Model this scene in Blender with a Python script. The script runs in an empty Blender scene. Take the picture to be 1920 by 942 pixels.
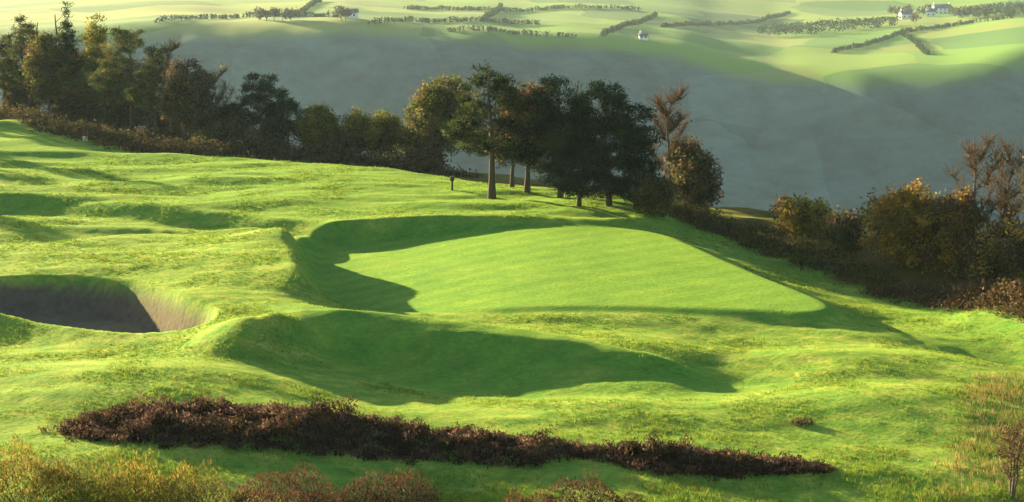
import bpy, math, random
import numpy as np
from mathutils import Vector, Matrix

# ------------------------------------------------------------------ camera, sky, sun, exposure
scene = bpy.context.scene
COL = scene.collection
F = 3583.0            # focal length in photo pixels (1920 wide)
HC = 17.0             # eye height above the green
PITCH = math.atan(571.0 / F)
cam_d = bpy.data.cameras.new('camera')
cam_d.sensor_width = 36.0
cam_d.lens = 36.0 * F / 1920.0
cam_d.clip_start = 0.5
cam_d.clip_end = 20000.0
cam = bpy.data.objects.new('camera', cam_d)
COL.objects.link(cam)
cam.location = (0, 0, HC)
cam.rotation_euler = (math.pi / 2 - PITCH, 0, 0)
scene.camera = cam

SUN_AZ = math.radians(-42.0)      # clockwise from +Y (straight ahead)
SUN_EL = math.radians(9.5)
SUN_DIR = Vector((math.sin(SUN_AZ) * math.cos(SUN_EL), math.cos(SUN_AZ) * math.cos(SUN_EL), math.sin(SUN_EL)))
world = bpy.data.worlds.new('World')
scene.world = world
world.use_nodes = True
wn = world.node_tree
sky = wn.nodes.new('ShaderNodeTexSky')
sky.sky_type = 'NISHITA'
sky.sun_disc = False
sky.sun_elevation = SUN_EL
sky.sun_rotation = SUN_AZ % (2 * math.pi)
wn.links.new(sky.outputs[0], wn.nodes['Background'].inputs[0])
wn.nodes['Background'].inputs[1].default_value = 0.05
sun_d = bpy.data.lights.new('sun', 'SUN')
sun_d.energy = 5.0
sun_d.angle = math.radians(0.5)
sun_d.color = (1.0, 0.78, 0.44)
sun = bpy.data.objects.new('sun', sun_d)
COL.objects.link(sun)
sun.location = SUN_DIR * 300
sun.rotation_euler = SUN_DIR.to_track_quat('Z', 'Y').to_euler()
scene.view_settings.view_transform = 'Standard'
scene.view_settings.look = 'None'
scene.view_settings.gamma = 1.0
scene.view_settings.exposure = 2.55
scene.cycles.use_denoising = True
scene.cycles.max_bounces = 6
scene.cycles.volume_bounces = 1
scene.cycles.transparent_max_bounces = 4

# ------------------------------------------------------------------ helpers
RND = random.Random(11)
CP, SP = math.cos(PITCH), math.sin(PITCH)


def px(u, v, z=0.0):
    """photo pixel -> point on the level z"""
    a, b = (u - 960.0) / F, -(v - 471.0) / F
    dx, dy, dz = a, CP + b * SP, -SP + b * CP
    t = (z - HC) / dz
    return np.array([dx * t, dy * t])


def to_pix(x, y, z):
    zc = z - HC
    dep = y * CP - zc * SP
    up = y * SP + zc * CP
    return 960 + F * x / dep, 471 - F * up / dep


def sstep(t):
    t = np.clip(t, 0, 1)
    return t * t * (3 - 2 * t)


def _hash(ix, iy, s):
    n = (ix * 374761393 + iy * 668265263 + s * 1442695041) & 0xFFFFFFFF
    n = ((n ^ (n >> 13)) * 1274126177) & 0xFFFFFFFF
    n = n ^ (n >> 16)
    return (n & 0xFFFF) / 65535.0


def vnoise(x, y, s=0):
    xi, yi = np.floor(x).astype(np.int64), np.floor(y).astype(np.int64)
    fx, fy = x - xi, y - yi
    fx, fy = fx * fx * (3 - 2 * fx), fy * fy * (3 - 2 * fy)
    a, b = _hash(xi, yi, s), _hash(xi + 1, yi, s)
    c, d = _hash(xi, yi + 1, s), _hash(xi + 1, yi + 1, s)
    return (a + (b - a) * fx + (c - a) * fy + (a - b - c + d) * fx * fy) * 2 - 1


def fbm(x, y, s=0, o=4):
    r, a = 0, 1.0
    for k in range(o):
        r = r + a * vnoise(x * 2 ** k + 17.3 * k, y * 2 ** k - 9.1 * k, s + k)
        a *= 0.5
    return r


def sdf(x, y, poly):
    """signed distance to a polygon, negative inside"""
    P = np.asarray(poly, float)
    d = np.full(np.shape(x), 1e18)
    ins = np.zeros(np.shape(x), bool)
    n = len(P)
    for i in range(n):
        ax, ay = P[i]
        bx, by = P[(i + 1) % n]
        ex, ey = bx - ax, by - ay
        wx, wy = x - ax, y - ay
        t = np.clip((wx * ex + wy * ey) / (ex * ex + ey * ey + 1e-12), 0, 1)
        d = np.minimum(d, (wx - ex * t) ** 2 + (wy - ey * t) ** 2)
        c = ((ay > y) != (by > y)) & (x < (bx - ax) * (y - ay) / (by - ay + 1e-12) + ax)
        ins ^= c
    d = np.sqrt(d)
    return np.where(ins, -d, d)


def smooth_closed(pts, n=4):
    """Chaikin corner cutting, so that traced outlines have no kinks"""
    P = np.asarray(pts, float)
    for _ in range(n):
        Q = np.roll(P, -1, 0)
        P = np.stack([P * .75 + Q * .25, P * .25 + Q * .75], 1).reshape(-1, 2)
    return P


def wpoly(pix, z, n=2):
    return smooth_closed([px(u, v, z) for u, v in pix], n)


def new_mesh(name, V, faces, mats, parent=None, col=None, smooth=False):
    """V (n,3); faces: (m,k) int array; col: (n,3) point colours"""
    me = bpy.data.meshes.new(name)
    V = np.asarray(V, np.float32)
    Fa = np.asarray(faces, np.int32)
    m, k = Fa.shape
    me.vertices.add(len(V))
    me.vertices.foreach_set('co', V.ravel())
    me.loops.add(m * k)
    me.loops.foreach_set('vertex_index', Fa.ravel())
    me.polygons.add(m)
    me.polygons.foreach_set('loop_start', np.arange(m, dtype=np.int32) * k)
    if smooth:
        me.polygons.foreach_set('use_smooth', np.ones(m, bool))
    if col is not None:
        at = me.color_attributes.new('Col', 'FLOAT_COLOR', 'POINT')
        c4 = np.ones((len(V), 4), np.float32)
        c4[:, :3] = col
        at.data.foreach_set('color', c4.ravel())
    me.update(calc_edges=True)
    for mt in (mats if isinstance(mats, (list, tuple)) else [mats]):
        me.materials.append(mt)
    o = bpy.data.objects.new(name, me)
    COL.objects.link(o)
    if parent is not None:
        o.parent = parent
    return o


def tag(o, label=None, cat=None, group=None, kind=None):
    for k, v in (('label', label), ('category', cat), ('group', group), ('kind', kind)):
        if v:
            o[k] = v
    return o


def empty(name, loc, rz=0.0):
    o = bpy.data.objects.new(name, None)
    COL.objects.link(o)
    o.location = loc
    o.rotation_euler.z = rz
    o.empty_display_size = 0.3
    return o


# ------------------------------------------------------------------ materials
def mat(name):
    m = bpy.data.materials.new(name)
    m.use_nodes = True
    return m, m.node_tree.nodes, m.node_tree.links


def leaf_material(name, transl, rough=0.6):
    m, n, l = mat(name)
    n.remove(n['Principled BSDF'])
    a = n.new('ShaderNodeAttribute')
    a.attribute_name = 'Col'
    d = n.new('ShaderNodeBsdfDiffuse')
    t = n.new('ShaderNodeBsdfTranslucent')
    mx = n.new('ShaderNodeMixShader')
    mx.inputs[0].default_value = transl
    l.new(a.outputs['Color'], d.inputs['Color'])
    l.new(a.outputs['Color'], t.inputs['Color'])
    l.new(d.outputs[0], mx.inputs[1])
    l.new(t.outputs[0], mx.inputs[2])
    l.new(mx.outputs[0], n['Material Output'].inputs[0])
    return m


M_LEAF = leaf_material('foliage', 0.42)
M_NEEDLE = leaf_material('pine_needles', 0.28)
M_BLADE = leaf_material('grass_blades', 0.42)
M_TWIG = leaf_material('twigs', 0.05)


def bark_material(name, c0, c1, sc=9.0):
    m, n, l = mat(name)
    b = n['Principled BSDF']
    b.inputs['Roughness'].default_value = 0.95
    tc = n.new('ShaderNodeTexCoord')
    mp = n.new('ShaderNodeMapping')
    mp.inputs['Scale'].default_value = (sc, sc, sc * .25)
    nz = n.new('ShaderNodeTexNoise')
    nz.inputs['Detail'].default_value = 6
    cr = n.new('ShaderNodeValToRGB')
    cr.color_ramp.elements[0].color = (*c0, 1)
    cr.color_ramp.elements[1].color = (*c1, 1)
    cr.color_ramp.elements[0].position = .35
    cr.color_ramp.elements[1].position = .68
    bp = n.new('ShaderNodeBump')
    bp.inputs['Strength'].default_value = .6
    bp.inputs['Distance'].default_value = .03
    l.new(tc.outputs['Object'], mp.inputs[0])
    l.new(mp.outputs[0], nz.inputs[0])
    l.new(nz.outputs[0], cr.inputs[0])
    l.new(cr.outputs[0], b.inputs['Base Color'])
    l.new(nz.outputs[0], bp.inputs['Height'])
    l.new(bp.outputs[0], b.inputs['Normal'])
    return m


M_BARK = bark_material('pine_bark', (.035, .026, .02), (.12, .08, .055))
M_GBARK = bark_material('grey_bark', (.06, .052, .045), (.17, .15, .13))


def plain_material(name, c, rough=.8, var=.25, sc=3.0):
    m, n, l = mat(name)
    b = n['Principled BSDF']
    b.inputs['Roughness'].default_value = rough
    tc = n.new('ShaderNodeTexCoord')
    nz = n.new('ShaderNodeTexNoise')
    nz.inputs['Scale'].default_value = sc
    nz.inputs['Detail'].default_value = 5
    cr = n.new('ShaderNodeValToRGB')
    cr.color_ramp.elements[0].color = (*[x * (1 - var) for x in c], 1)
    cr.color_ramp.elements[1].color = (*[min(1, x * (1 + var)) for x in c], 1)
    l.new(tc.outputs['Object'], nz.inputs[0])
    l.new(nz.outputs[0], cr.inputs[0])
    l.new(cr.outputs[0], b.inputs['Base Color'])
    return m


def ground_material():
    """Col.r = rough grass, Col.g = sand, Col.b = bare brown litter under the trees"""
    m, n, l = mat('golf_turf')
    b = n['Principled BSDF']
    b.inputs['Roughness'].default_value = .9
    b.inputs['Specular IOR Level'].default_value = .02
    b.inputs['Sheen Weight'].default_value = .10
    b.inputs['Sheen Roughness'].default_value = .5
    b.inputs['Sheen Tint'].default_value = (.6, .75, .05, 1)
    tc = n.new('ShaderNodeTexCoord')
    at = n.new('ShaderNodeAttribute')
    at.attribute_name = 'Col'
    sp = n.new('ShaderNodeSeparateColor')
    l.new(at.outputs['Color'], sp.inputs[0])

    def noise(scale, detail=4, stretch=None, rot=0.0):
        z = n.new('ShaderNodeTexNoise')
        z.inputs['Scale'].default_value = scale
        z.inputs['Detail'].default_value = detail
        z.inputs['Roughness'].default_value = .62
        if stretch:
            mp = n.new('ShaderNodeMapping')
            mp.inputs['Scale'].default_value = stretch
            mp.inputs['Rotation'].default_value = (0, 0, rot)
            l.new(tc.outputs['Object'], mp.inputs[0])
            l.new(mp.outputs[0], z.inputs[0])
        else:
            l.new(tc.outputs['Object'], z.inputs[0])
        return z.outputs[0]

    def ramp(src, stops):
        r = n.new('ShaderNodeValToRGB')
        e = r.color_ramp.elements
        while len(e) < len(stops):
            e.new(.5)
        for k, (p, c) in enumerate(stops):
            e[k].position = p
            e[k].color = (*c, 1)
        l.new(src, r.inputs[0])
        return r.outputs[0]

    def mix(f, a, c, mode='MIX'):
        x = n.new('ShaderNodeMix')
        x.data_type = 'RGBA'
        x.blend_type = mode
        if isinstance(f, float):
            x.inputs[0].default_value = f
        else:
            l.new(f, x.inputs[0])
        l.new(a, x.inputs[6])
        l.new(c, x.inputs[7])
        return x.outputs[2]

    mown = ramp(noise(.35, 6), [(.3, (.062, .205, .038)), (.5, (.095, .245, .038)), (.72, (.145, .28, .04))])
    fine = ramp(noise(5, 6), [(.3, (.72, .76, .74)), (.7, (1.22, 1.18, 1.15))])
    mown = mix(1.0, mown, fine, 'MULTIPLY')
    mown = mix(1.0, mown, ramp(noise(2.2, 6, (1, 1.7, 1), .4), [(.32, (.74, .80, .78)), (.5, (1.0, 1.0, 1.0)), (.7, (1.28, 1.12, 1.1))]), 'MULTIPLY')
    # mowing bands, a faint change of lay every two metres
    wv = n.new('ShaderNodeTexWave')
    wv.wave_type = 'BANDS'
    wv.inputs['Scale'].default_value = .16
    wv.inputs['Distortion'].default_value = .6
    mp = n.new('ShaderNodeMapping')
    mp.inputs['Rotation'].default_value = (0, 0, .9)
    l.new(tc.outputs['Object'], mp.inputs[0])
    l.new(mp.outputs[0], wv.inputs[0])
    band = ramp(wv.outputs[1], [(.35, (.90, .93, .92)), (.65, (1.08, 1.06, 1.05))])
    mown = mix(1.0, mown, band, 'MULTIPLY')
    rough = ramp(noise(.8, 8, (1, 1.5, 1), .5), [(.28, (.055, .18, .036)), (.44, (.125, .255, .042)), (.58, (.23, .315, .056)), (.76, (.42, .37, .12))])
    fine2 = ramp(noise(6, 5), [(.3, (.74, .78, .74)), (.7, (1.2, 1.16, 1.15))])
    rough = mix(1.0, rough, fine2, 'MULTIPLY')
    sand = ramp(noise(2.2, 7), [(.3, (.085, .07, .066)), (.7, (.15, .118, .10))])
    litter = ramp(noise(1.3, 7), [(.3, (.035, .03, .015)), (.55, (.075, .05, .025)), (.75, (.07, .08, .025))])
    c = mix(sp.outputs[0], mown, rough)
    c = mix(sp.outputs[2], c, litter)
    c = mix(sp.outputs[1], c, sand)
    l.new(c, b.inputs['Base Color'])
    bp = n.new('ShaderNodeBump')
    bp.inputs['Strength'].default_value = .7
    bp.inputs['Distance'].default_value = .06
    l.new(noise(5, 7), bp.inputs['Height'])
    l.new(bp.outputs[0], b.inputs['Normal'])
    return m


def hillside_material():
    """pasture parcels with differing grass, hedge lines between, moor with haze blue put into its colour on the steep slope (Col.r)"""
    m, n, l = mat('far_pasture')
    b = n['Principled BSDF']
    b.inputs['Roughness'].default_value = .95
    b.inputs['Specular IOR Level'].default_value = .1
    tc = n.new('ShaderNodeTexCoord')
    at = n.new('ShaderNodeAttribute')
    at.attribute_name = 'Col'
    sp = n.new('ShaderNodeSeparateColor')
    l.new(at.outputs['Color'], sp.inputs[0])
    mp = n.new('ShaderNodeMapping')
    mp.inputs['Scale'].default_value = (.014, .0085, 0)
    mp.inputs['Rotation'].default_value = (0, 0, .35)
    l.new(tc.outputs['Object'], mp.inputs[0])
    wob = n.new('ShaderNodeTexNoise')
    wob.inputs['Scale'].default_value = 1.2
    l.new(mp.outputs[0], wob.inputs[0])
    add = n.new('ShaderNodeMixRGB')
    add.blend_type = 'ADD'
    add.inputs[0].default_value = .35
    l.new(mp.outputs[0], add.inputs[1])
    l.new(wob.outputs[1], add.inputs[2])
    vo = n.new('ShaderNodeTexVoronoi')
    vo.inputs['Scale'].default_value = 1.0
    l.new(add.outputs[0], vo.inputs[0])
    s2 = n.new('ShaderNodeSeparateColor')
    l.new(vo.outputs['Color'], s2.inputs[0])
    cr = n.new('ShaderNodeValToRGB')
    e = cr.color_ramp.elements
    for _ in range(3):
        e.new(.5)
    for k, (p, c) in enumerate([(.0, (.045, .13, .02)), (.25, (.10, .23, .025)), (.5, (.16, .30, .025)), (.75, (.21, .27, .05)), (1., (.07, .18, .03))]):
        e[k].position = p
        e[k].color = (*c, 1)
    l.new(s2.outputs[0], cr.inputs[0])
    nz = n.new('ShaderNodeTexNoise')
    nz.inputs['Scale'].default_value = .03
    nz.inputs['Detail'].default_value = 10
    nz.inputs['Roughness'].default_value = .7
    l.new(tc.outputs['Object'], nz.inputs[0])
    mr = n.new('ShaderNodeValToRGB')  # moor lightened and blued, its colour making up for the thin haze
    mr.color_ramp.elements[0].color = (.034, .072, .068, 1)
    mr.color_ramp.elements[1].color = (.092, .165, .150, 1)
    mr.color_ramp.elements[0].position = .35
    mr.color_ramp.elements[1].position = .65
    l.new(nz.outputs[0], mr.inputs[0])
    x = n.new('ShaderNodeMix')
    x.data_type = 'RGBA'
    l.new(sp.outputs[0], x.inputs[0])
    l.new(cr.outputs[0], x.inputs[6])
    vr = n.new('ShaderNodeValToRGB')
    vr.color_ramp.elements[0].color = (.74, .78, .8, 1)
    vr.color_ramp.elements[1].color = (1.28, 1.24, 1.15, 1)
    l.new(s2.outputs[1], vr.inputs[0])
    mm = n.new('ShaderNodeMix')
    mm.data_type = 'RGBA'
    mm.blend_type = 'MULTIPLY'
    mm.inputs[0].default_value = 1.0
    l.new(mr.outputs[0], mm.inputs[6])
    l.new(vr.outputs[0], mm.inputs[7])
    l.new(mm.outputs[2], x.inputs[7])
    l.new(x.outputs[2], b.inputs['Base Color'])
    return m


# ------------------------------------------------------------------ the lie of the land
TABLE = wpoly([(-1500, 480), (0, 452), (200, 440), (470, 410), (548, 430), (566, 470), (582, 515), (612, 552), (700, 566), (850, 578), (960, 576), (1230, 585),
               (1330, 615), (1310, 655), (1180, 672), (900, 642), (640, 612), (530, 632), (450, 648), (390, 630), (330, 604), (150, 588), (0, 574), (-1500, 570)], 1.3, 2)
BACK = wpoly([(-1800, 330), (-200, 350), (430, 400), (560, 416), (900, 424), (1130, 424), (1190, 412), (1260, 414), (1260, 385), (1000, 340), (600, 300), (200, 278), (-1800, 240)], .9, 2)
GREEN = wpoly([(572, 446), (700, 437), (900, 436), (1170, 437), (1265, 452), (1400, 512), (1500, 553), (1588, 586), (1545, 606), (1400, 598), (1200, 594), (930, 592), (760, 584), (650, 572), (605, 545), (584, 500)], .1, 2)
HOLLOW = wpoly([(540, 445), (660, 438), (740, 445), (720, 490), (780, 575), (700, 585), (600, 570)], .0, 2)
BAND = wpoly([(1290, 436), (1410, 462), (1650, 512), (1820, 578), (1960, 650), (2300, 800), (2150, 800), (1800, 690), (1640, 640), (1500, 625), (1590, 598), (1430, 525)], -1.2, 2)
FRONTL = wpoly([(-900, 690), (300, 695), (450, 700), (540, 725), (600, 770), (640, 860), (660, 1100), (-900, 1100)], .6, 2)
SPUR = smooth_closed([px(u, v, z) for u, v, z in [(450, 618, 1.6), (600, 612, 1.6), (750, 622, 1.35), (900, 642, 1.0), (1050, 664, .7), (1200, 692, .4), (1330, 708, .2), (1330, 694, .2), (1100, 640, .6), (900, 610, .9), (700, 590, 1.2), (480, 585, 1.4)]], 2)
SWALE = wpoly([(480, 665), (650, 655), (900, 685), (1190, 730), (1420, 742), (1500, 765), (1380, 792), (1100, 797), (860, 778), (640, 738)], -.9, 2)
BUNKER = smooth_closed([px(u, v, z) for u, v, z in [(-260, 540, .9), (-120, 522, 1.1), (0, 514, 1.1), (130, 515, 1.1), (240, 525, 1.1), (310, 548, 1.1), (360, 575, 1.0), (402, 594, .9), (408, 616, .7), (372, 636, .6),
                        (290, 637, .5), (200, 628, .5), (90, 612, .5), (0, 598, .5), (-120, 592, .5), (-230, 586, .6)]], 2)
EDGE_PIX = [(-1800, 170), (-600, 205), (0, 222), (150, 254), (300, 272), (600, 297), (900, 338), (1150, 385), (1300, 402), (1450, 432), (1650, 480), (1920, 552), (2300, 660)]
EDGE = [px(u, v, .5) for u, v in EDGE_PIX]
COURSE = np.array(EDGE + [np.array([200., 40.]), np.array([200., -400.]), np.array([-900., -400.]), np.array([-900., EDGE[0][1]])])
MOUNDS = [(px(522, 436, 1.6), 3.2, .6), (px(590, 408, 1.5), 3.0, .45), (px(690, 408, 1.4), 3.4, .3), (px(800, 408, 1.3), 3.4, .25), (px(452, 612, 1.6), 1.9, .55), (px(1215, 432, .9), 2.0, .5), (px(250, 690, 0), 5, .35), (px(120, 470, 1.0), 5, .3), (px(20, 232, .5), 5, 1.2), (px(1550, 690, 0), 4, .4), (px(1150, 770, -.3), 4.5, .35),
          (px(1650, 770, 0), 4, .3), (px(400, 735, 0), 4, .3)]
SH_U = [-3000, -600, 0, 300, 650, 900, 1150, 1300, 1450, 1620, 1760, 1920, 2500, 5000]
SH_V = [60, 60, 62, 42, 42, 66, 84, 100, 128, 128, 122, 96, 90, 90]


def far_z(x, y):
    s = .43
    u = 960 + F * x / np.maximum(y, 300.)
    v = np.interp(u, SH_U, SH_V) + 5 * vnoise(u / 90., u * 0, 71)
    ang = PITCH + np.arctan((v - 471.) / F)
    t = np.tan(ang)
    D = (HC + 200 + s * 640) / (s + t)
    zs = HC - t * D
    slope = -200 + s * (y - 640) + 12 * fbm(x / 110., y / 220., 5, 5)
    plat = zs + .006 * (y - D) + 2.6 * fbm(x / 210., y / 170., 9, 3) + 60 * sstep((y - 1700) / 1200.)
    plat = np.minimum(plat, 66 + 3 * vnoise(x / 300., y / 300., 3))
    k = 20.0
    h = np.clip(.5 + .5 * (plat - slope) / k, 0, 1)
    z = plat * (1 - h) + slope * h - k * h * (1 - h)
    return z, slope - plat


def height(x, y, full=False):
    x, y = np.asarray(x, float), np.asarray(y, float)
    sdT, sdB, sdG, sdH = sdf(x, y, TABLE), sdf(x, y, BACK), sdf(x, y, GREEN), sdf(x, y, HOLLOW)
    sdN, sdS, sdK = sdf(x, y, BAND), sdf(x, y, SWALE), sdf(x, y, BUNKER)
    taper = 1 - .5 * sstep((x + 7) / 12.)
    e0 = px(570, 490, 1.3)
    hi = 1.1 + .55 * np.exp(-((x - e0[0]) ** 2 + (y - e0[1]) ** 2) / 60.)
    wT = 1.7 + 4.0 * sstep((91 - y) / 6.) + 3.5 * sstep((y - 109) / 6.)
    tt = sstep(.5 - sdT / wT)
    bb = sstep(.5 - sdB / 2.6)
    z = np.maximum(hi * tt * taper, .85 * bb)
    gg = sstep(.5 - sdG / 1.7)
    z = np.maximum(z, np.interp(x, [-11, -7.5, 2, 6, 11], [1.4, 1.4, 1.0, .7, .3]) * sstep(.5 - sdf(x, y, SPUR) / 2.6))
    z = z - 2.7 * sstep(.5 - sdN / 6.5) * (1 - .7 * sstep((x - 20) / 10.)) * (1 - .9 * gg)
    z = z - (1.2 + .3 * fbm(x / 6., y / 2.5, 29, 2)) * sstep(.5 - sdS / 6.5) * (1 - tt)
    z = np.maximum(z, z * .4 + .7 * sstep(.5 - sdf(x, y, FRONTL) / 6.0))
    for c, r, h in MOUNDS:
        z = z + h * np.exp(-((x - c[0]) ** 2 + (y - c[1]) ** 2) / r ** 2)
    smoothness = gg
    z = z + (1 - .8 * smoothness) * (.30 * fbm(x / 13., y / 9., 1, 2) + (.085 + .075 * sstep((y - 104) / 8.)) * fbm(x / 8.0 + y / 14., y / 2.6, 21, 2) * sstep((320 - y) / 100.))
    z = z + (1 - smoothness) * .022 * fbm(x / .7, y / .7, 33, 2) * sstep((200 - y) / 100.)
    zp = -.55 + 1.05 * sstep((x + 12) / 15.) + .004 * (y - 100) + .02 * fbm(x / 4., y / 4., 66, 2)
    z = z * (1 - gg) + zp * gg
    kk = sstep(.5 - (sdK + .45) / 1.1)
    z = z * (1 - kk) + kk * (-.6 + .12 * fbm(x / 3., y / 3., 44, 2))
    # near hill that carries the viewer
    z = z + np.maximum(0, 15.3 - .335 * np.maximum(y, -40)) * sstep((52 - y) / 12.)
    # beyond the tree belt the ground falls to the valley
    sdC = sdf(x, y, COURSE)
    zz = z - .30 * np.maximum(0, sdC - 9) - .02 * np.clip(sdC, 0, 9) ** 1.5
    zf, ab = far_z(x, y)
    zz = np.maximum(np.maximum(zz, -200 + 2 * vnoise(x / 80., y / 80., 8)), np.where(y > 500, zf, -999))
    if full:
        return zz, dict(T=sdT, B=sdB, G=sdG, H=sdH, N=sdN, S=sdS, K=sdK, C=sdC, ab=ab)
    return zz


def hz(x, y):
    return float(height(np.array([x]), np.array([y]))[0])


def on_ground(u, v):
    """point where the ray of a photo pixel meets the ground"""
    z = 0.3
    for _ in range(12):
        p = px(u, v, z)
        z = .5 * z + .5 * hz(p[0], p[1])
    return p[0], p[1], hz(p[0], p[1])


def axis(lo, fine0, fine1, hi, step, g, cap):
    mid = list(np.arange(fine0, fine1, step))
    a, s = [], step
    p = fine0
    while p > lo:
        s = min(s * g, cap)
        p -= s
        a.append(p)
    b, s = [], step
    p = mid[-1]
    while p < hi:
        s = min(s * g, cap)
        p += s
        b.append(p)
    return np.array(a[::-1] + mid + b)


def build_ground():
    X = axis(-2600, -34, 34, 2600, .24, 1.06, 60)
    Y = axis(-60, 54, 142, 420, .24, 1.03, 6)
    gx, gy = np.meshgrid(X, Y)
    z, s = height(gx, gy, True)
    nx, ny = len(X), len(Y)
    mown = np.maximum(sstep(.5 - s['G'] / .8), sstep(.5 - s['H'] / 1.2))
    mown = np.maximum(mown, .45 * sstep(.5 - s['N'] / 2.5))
    mown = np.maximum(mown, .75 * sstep(.5 - s['S'] / 3.))
    mown = np.maximum(mown, .6 * sstep(.5 - (np.abs(s['B'] + 1) - 3) / 4.) * sstep((gy - 112) / 8.))
    fair = sstep((s['C'] + 26) / 6.) * sstep((-s['C']) / 2.) * sstep((gy - 108) / 12.)
    mown = np.maximum(mown, .9 * fair)
    rough = np.clip(1 - mown + .25 * fbm(gx / 3., gy / 3., 61, 3), 0, 1)
    sand = sstep(.5 - (s['K'] + .25) / .25)
    lit = sstep((s['C'] + 1.2 + fbm(gx / 2., gy / 2., 52, 2)) / 2.)
    col = np.stack([rough, sand, lit], -1).reshape(-1, 3)
    idx = np.arange(nx * ny).reshape(ny, nx)
    q = np.stack([idx[:-1, :-1], idx[:-1, 1:], idx[1:, 1:], idx[1:, :-1]], -1).reshape(-1, 4)
    V = np.stack([gx, gy, z], -1).reshape(-1, 3)
    o = new_mesh('ground', V, q, ground_material(), col=col, smooth=True)
    tag(o, 'rolling golf course turf with rough, green, hollow and sand bunker', 'ground', kind='structure')
    # the far side of the valley, sewn on along the last row
    Y2 = np.concatenate([[Y[-1]], np.linspace(Y[-1] + 25, 900, 22), np.arange(908, 1500, 7.), np.arange(1510, 4200, 60.)])
    X2 = axis(-2600, -420, 420, 2600, 7, 1.08, 60)
    gx, gy = np.meshgrid(X2, Y2)
    z, s = height(gx, gy, True)
    z[0] -= .5
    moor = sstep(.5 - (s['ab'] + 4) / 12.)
    nx, ny = len(X2), len(Y2)
    idx = np.arange(nx * ny).reshape(ny, nx)
    q = np.stack([idx[:-1, :-1], idx[:-1, 1:], idx[1:, 1:], idx[1:, :-1]], -1).reshape(-1, 4)
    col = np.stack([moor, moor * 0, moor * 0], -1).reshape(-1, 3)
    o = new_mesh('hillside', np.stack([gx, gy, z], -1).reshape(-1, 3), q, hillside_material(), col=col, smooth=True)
    tag(o, 'far valley side, shaded moor slope below and pasture fields above', 'hillside', kind='structure')


build_ground()

# ------------------------------------------------------------------ plant builders
rng = np.random.default_rng(5)


def tube(pts, radii, sides=7):
    P = np.asarray(pts, float)
    n = len(P)
    T = np.gradient(P, axis=0)
    T /= np.linalg.norm(T, axis=1)[:, None] + 1e-9
    ref = np.array([0.31, .95, .05])
    A = np.cross(T, ref)
    A /= np.linalg.norm(A, axis=1)[:, None] + 1e-9
    B = np.cross(T, A)
    th = np.linspace(0, 2 * np.pi, sides, endpoint=False)
    R = np.asarray(radii, float)[:, None, None]
    V = P[:, None] + R * (np.cos(th)[None, :, None] * A[:, None] + np.sin(th)[None, :, None] * B[:, None])
    idx = np.arange(n * sides).reshape(n, sides)
    nxt = np.roll(idx, -1, 1)
    q = np.stack([idx[:-1], nxt[:-1], nxt[1:], idx[1:]], -1).reshape(-1, 4)
    cap = len(V.reshape(-1, 3))
    Vv = np.concatenate([V.reshape(-1, 3), P[-1:] + T[-1:] * radii[-1]])
    tip = np.stack([idx[-1], nxt[-1], np.full(sides, cap), np.full(sides, cap)], -1)
    return Vv, q, tip


def tube_obj(name, pts, radii, m, parent, sides=7, col=None):
    V, q, tip = tube(pts, radii, sides)
    # the tip fan is made of quads collapsed onto the end point
    V = np.concatenate([V, V[-1:]])
    tip[:, 3] = len(V) - 1
    c = None if col is None else np.tile(col, (len(V), 1))
    return new_mesh(name, V, np.concatenate([q, tip]), m, parent, c, True)


def unit(n):
    v = rng.normal(size=(n, 3))
    return v / (np.linalg.norm(v, axis=1)[:, None] + 1e-9)


def leaf_cards(C, ln, wd, colours, up=0.0):
    """one diamond leaf at each centre C; up > 0 turns them upward"""
    n = len(C)
    a = unit(n)
    a[:, 2] = a[:, 2] + up
    a /= np.linalg.norm(a, axis=1)[:, None]
    b = np.cross(a, unit(n))
    b /= np.linalg.norm(b, axis=1)[:, None] + 1e-9
    L = (np.asarray(ln) * rng.uniform(.7, 1.3, n))[:, None]
    W = (np.asarray(wd) * rng.uniform(.7, 1.3, n))[:, None]
    V = np.stack([C - a * L * .5, C + b * W * .5, C + a * L * .5, C - b * W * .5], 1).reshape(-1, 3)
    return V, np.arange(4 * n).reshape(n, 4), np.repeat(colours, 4, 0)


def palette(cols, n, jitter=.18):
    c = np.asarray(cols, float)[rng.integers(0, len(cols), n)]
    return np.clip(c * rng.uniform(1 - jitter, 1 + jitter, (n, 1)) * rng.uniform(.92, 1.08, (n, 3)), 0, 1)


def lobe_clusters(lobes, n):
    """cluster centres in the outer shell of a set of ellipsoids, [(c, r)]"""
    vol = np.array([r[0] * r[1] * r[2] for _, r in lobes]) ** .67
    k = rng.choice(len(lobes), n, p=vol / vol.sum())
    d = unit(n)
    rad = rng.uniform(.25, 1, n) ** .45
    c = np.array([l[0] for l in lobes])[k]
    r = np.array([l[1] for l in lobes])[k]
    return c + d * r * rad[:, None]


def place(u, vb, vt, wpx):
    a, b = (u - 960.0) / F, -(vb - 471.0) / F
    dx, dy, dz = a, CP + b * SP, -SP + b * CP
    ys = np.arange(54, 320, .5)
    g = height(ys * dx / dy, ys)
    k = np.argmax(g >= HC + ys * dz / dy)
    if k > 0:
        y = ys[k]
    else:      # the foot is hidden behind the brow: stand it a few metres past the edge of the mown ground
        sd = sdf(ys * dx / dy, ys, COURSE)
        y = ys[np.argmax((sd > 5 + RND.uniform(-2, 4)) & (ys > 100))]
    x = y * dx / dy
    z = hz(x, y)
    bt = -(vt - 471.0) / F
    ztop = HC + y * (-SP + bt * CP) / (CP + bt * SP)
    return x, y, z, ztop - z, wpx / F * y


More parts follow.
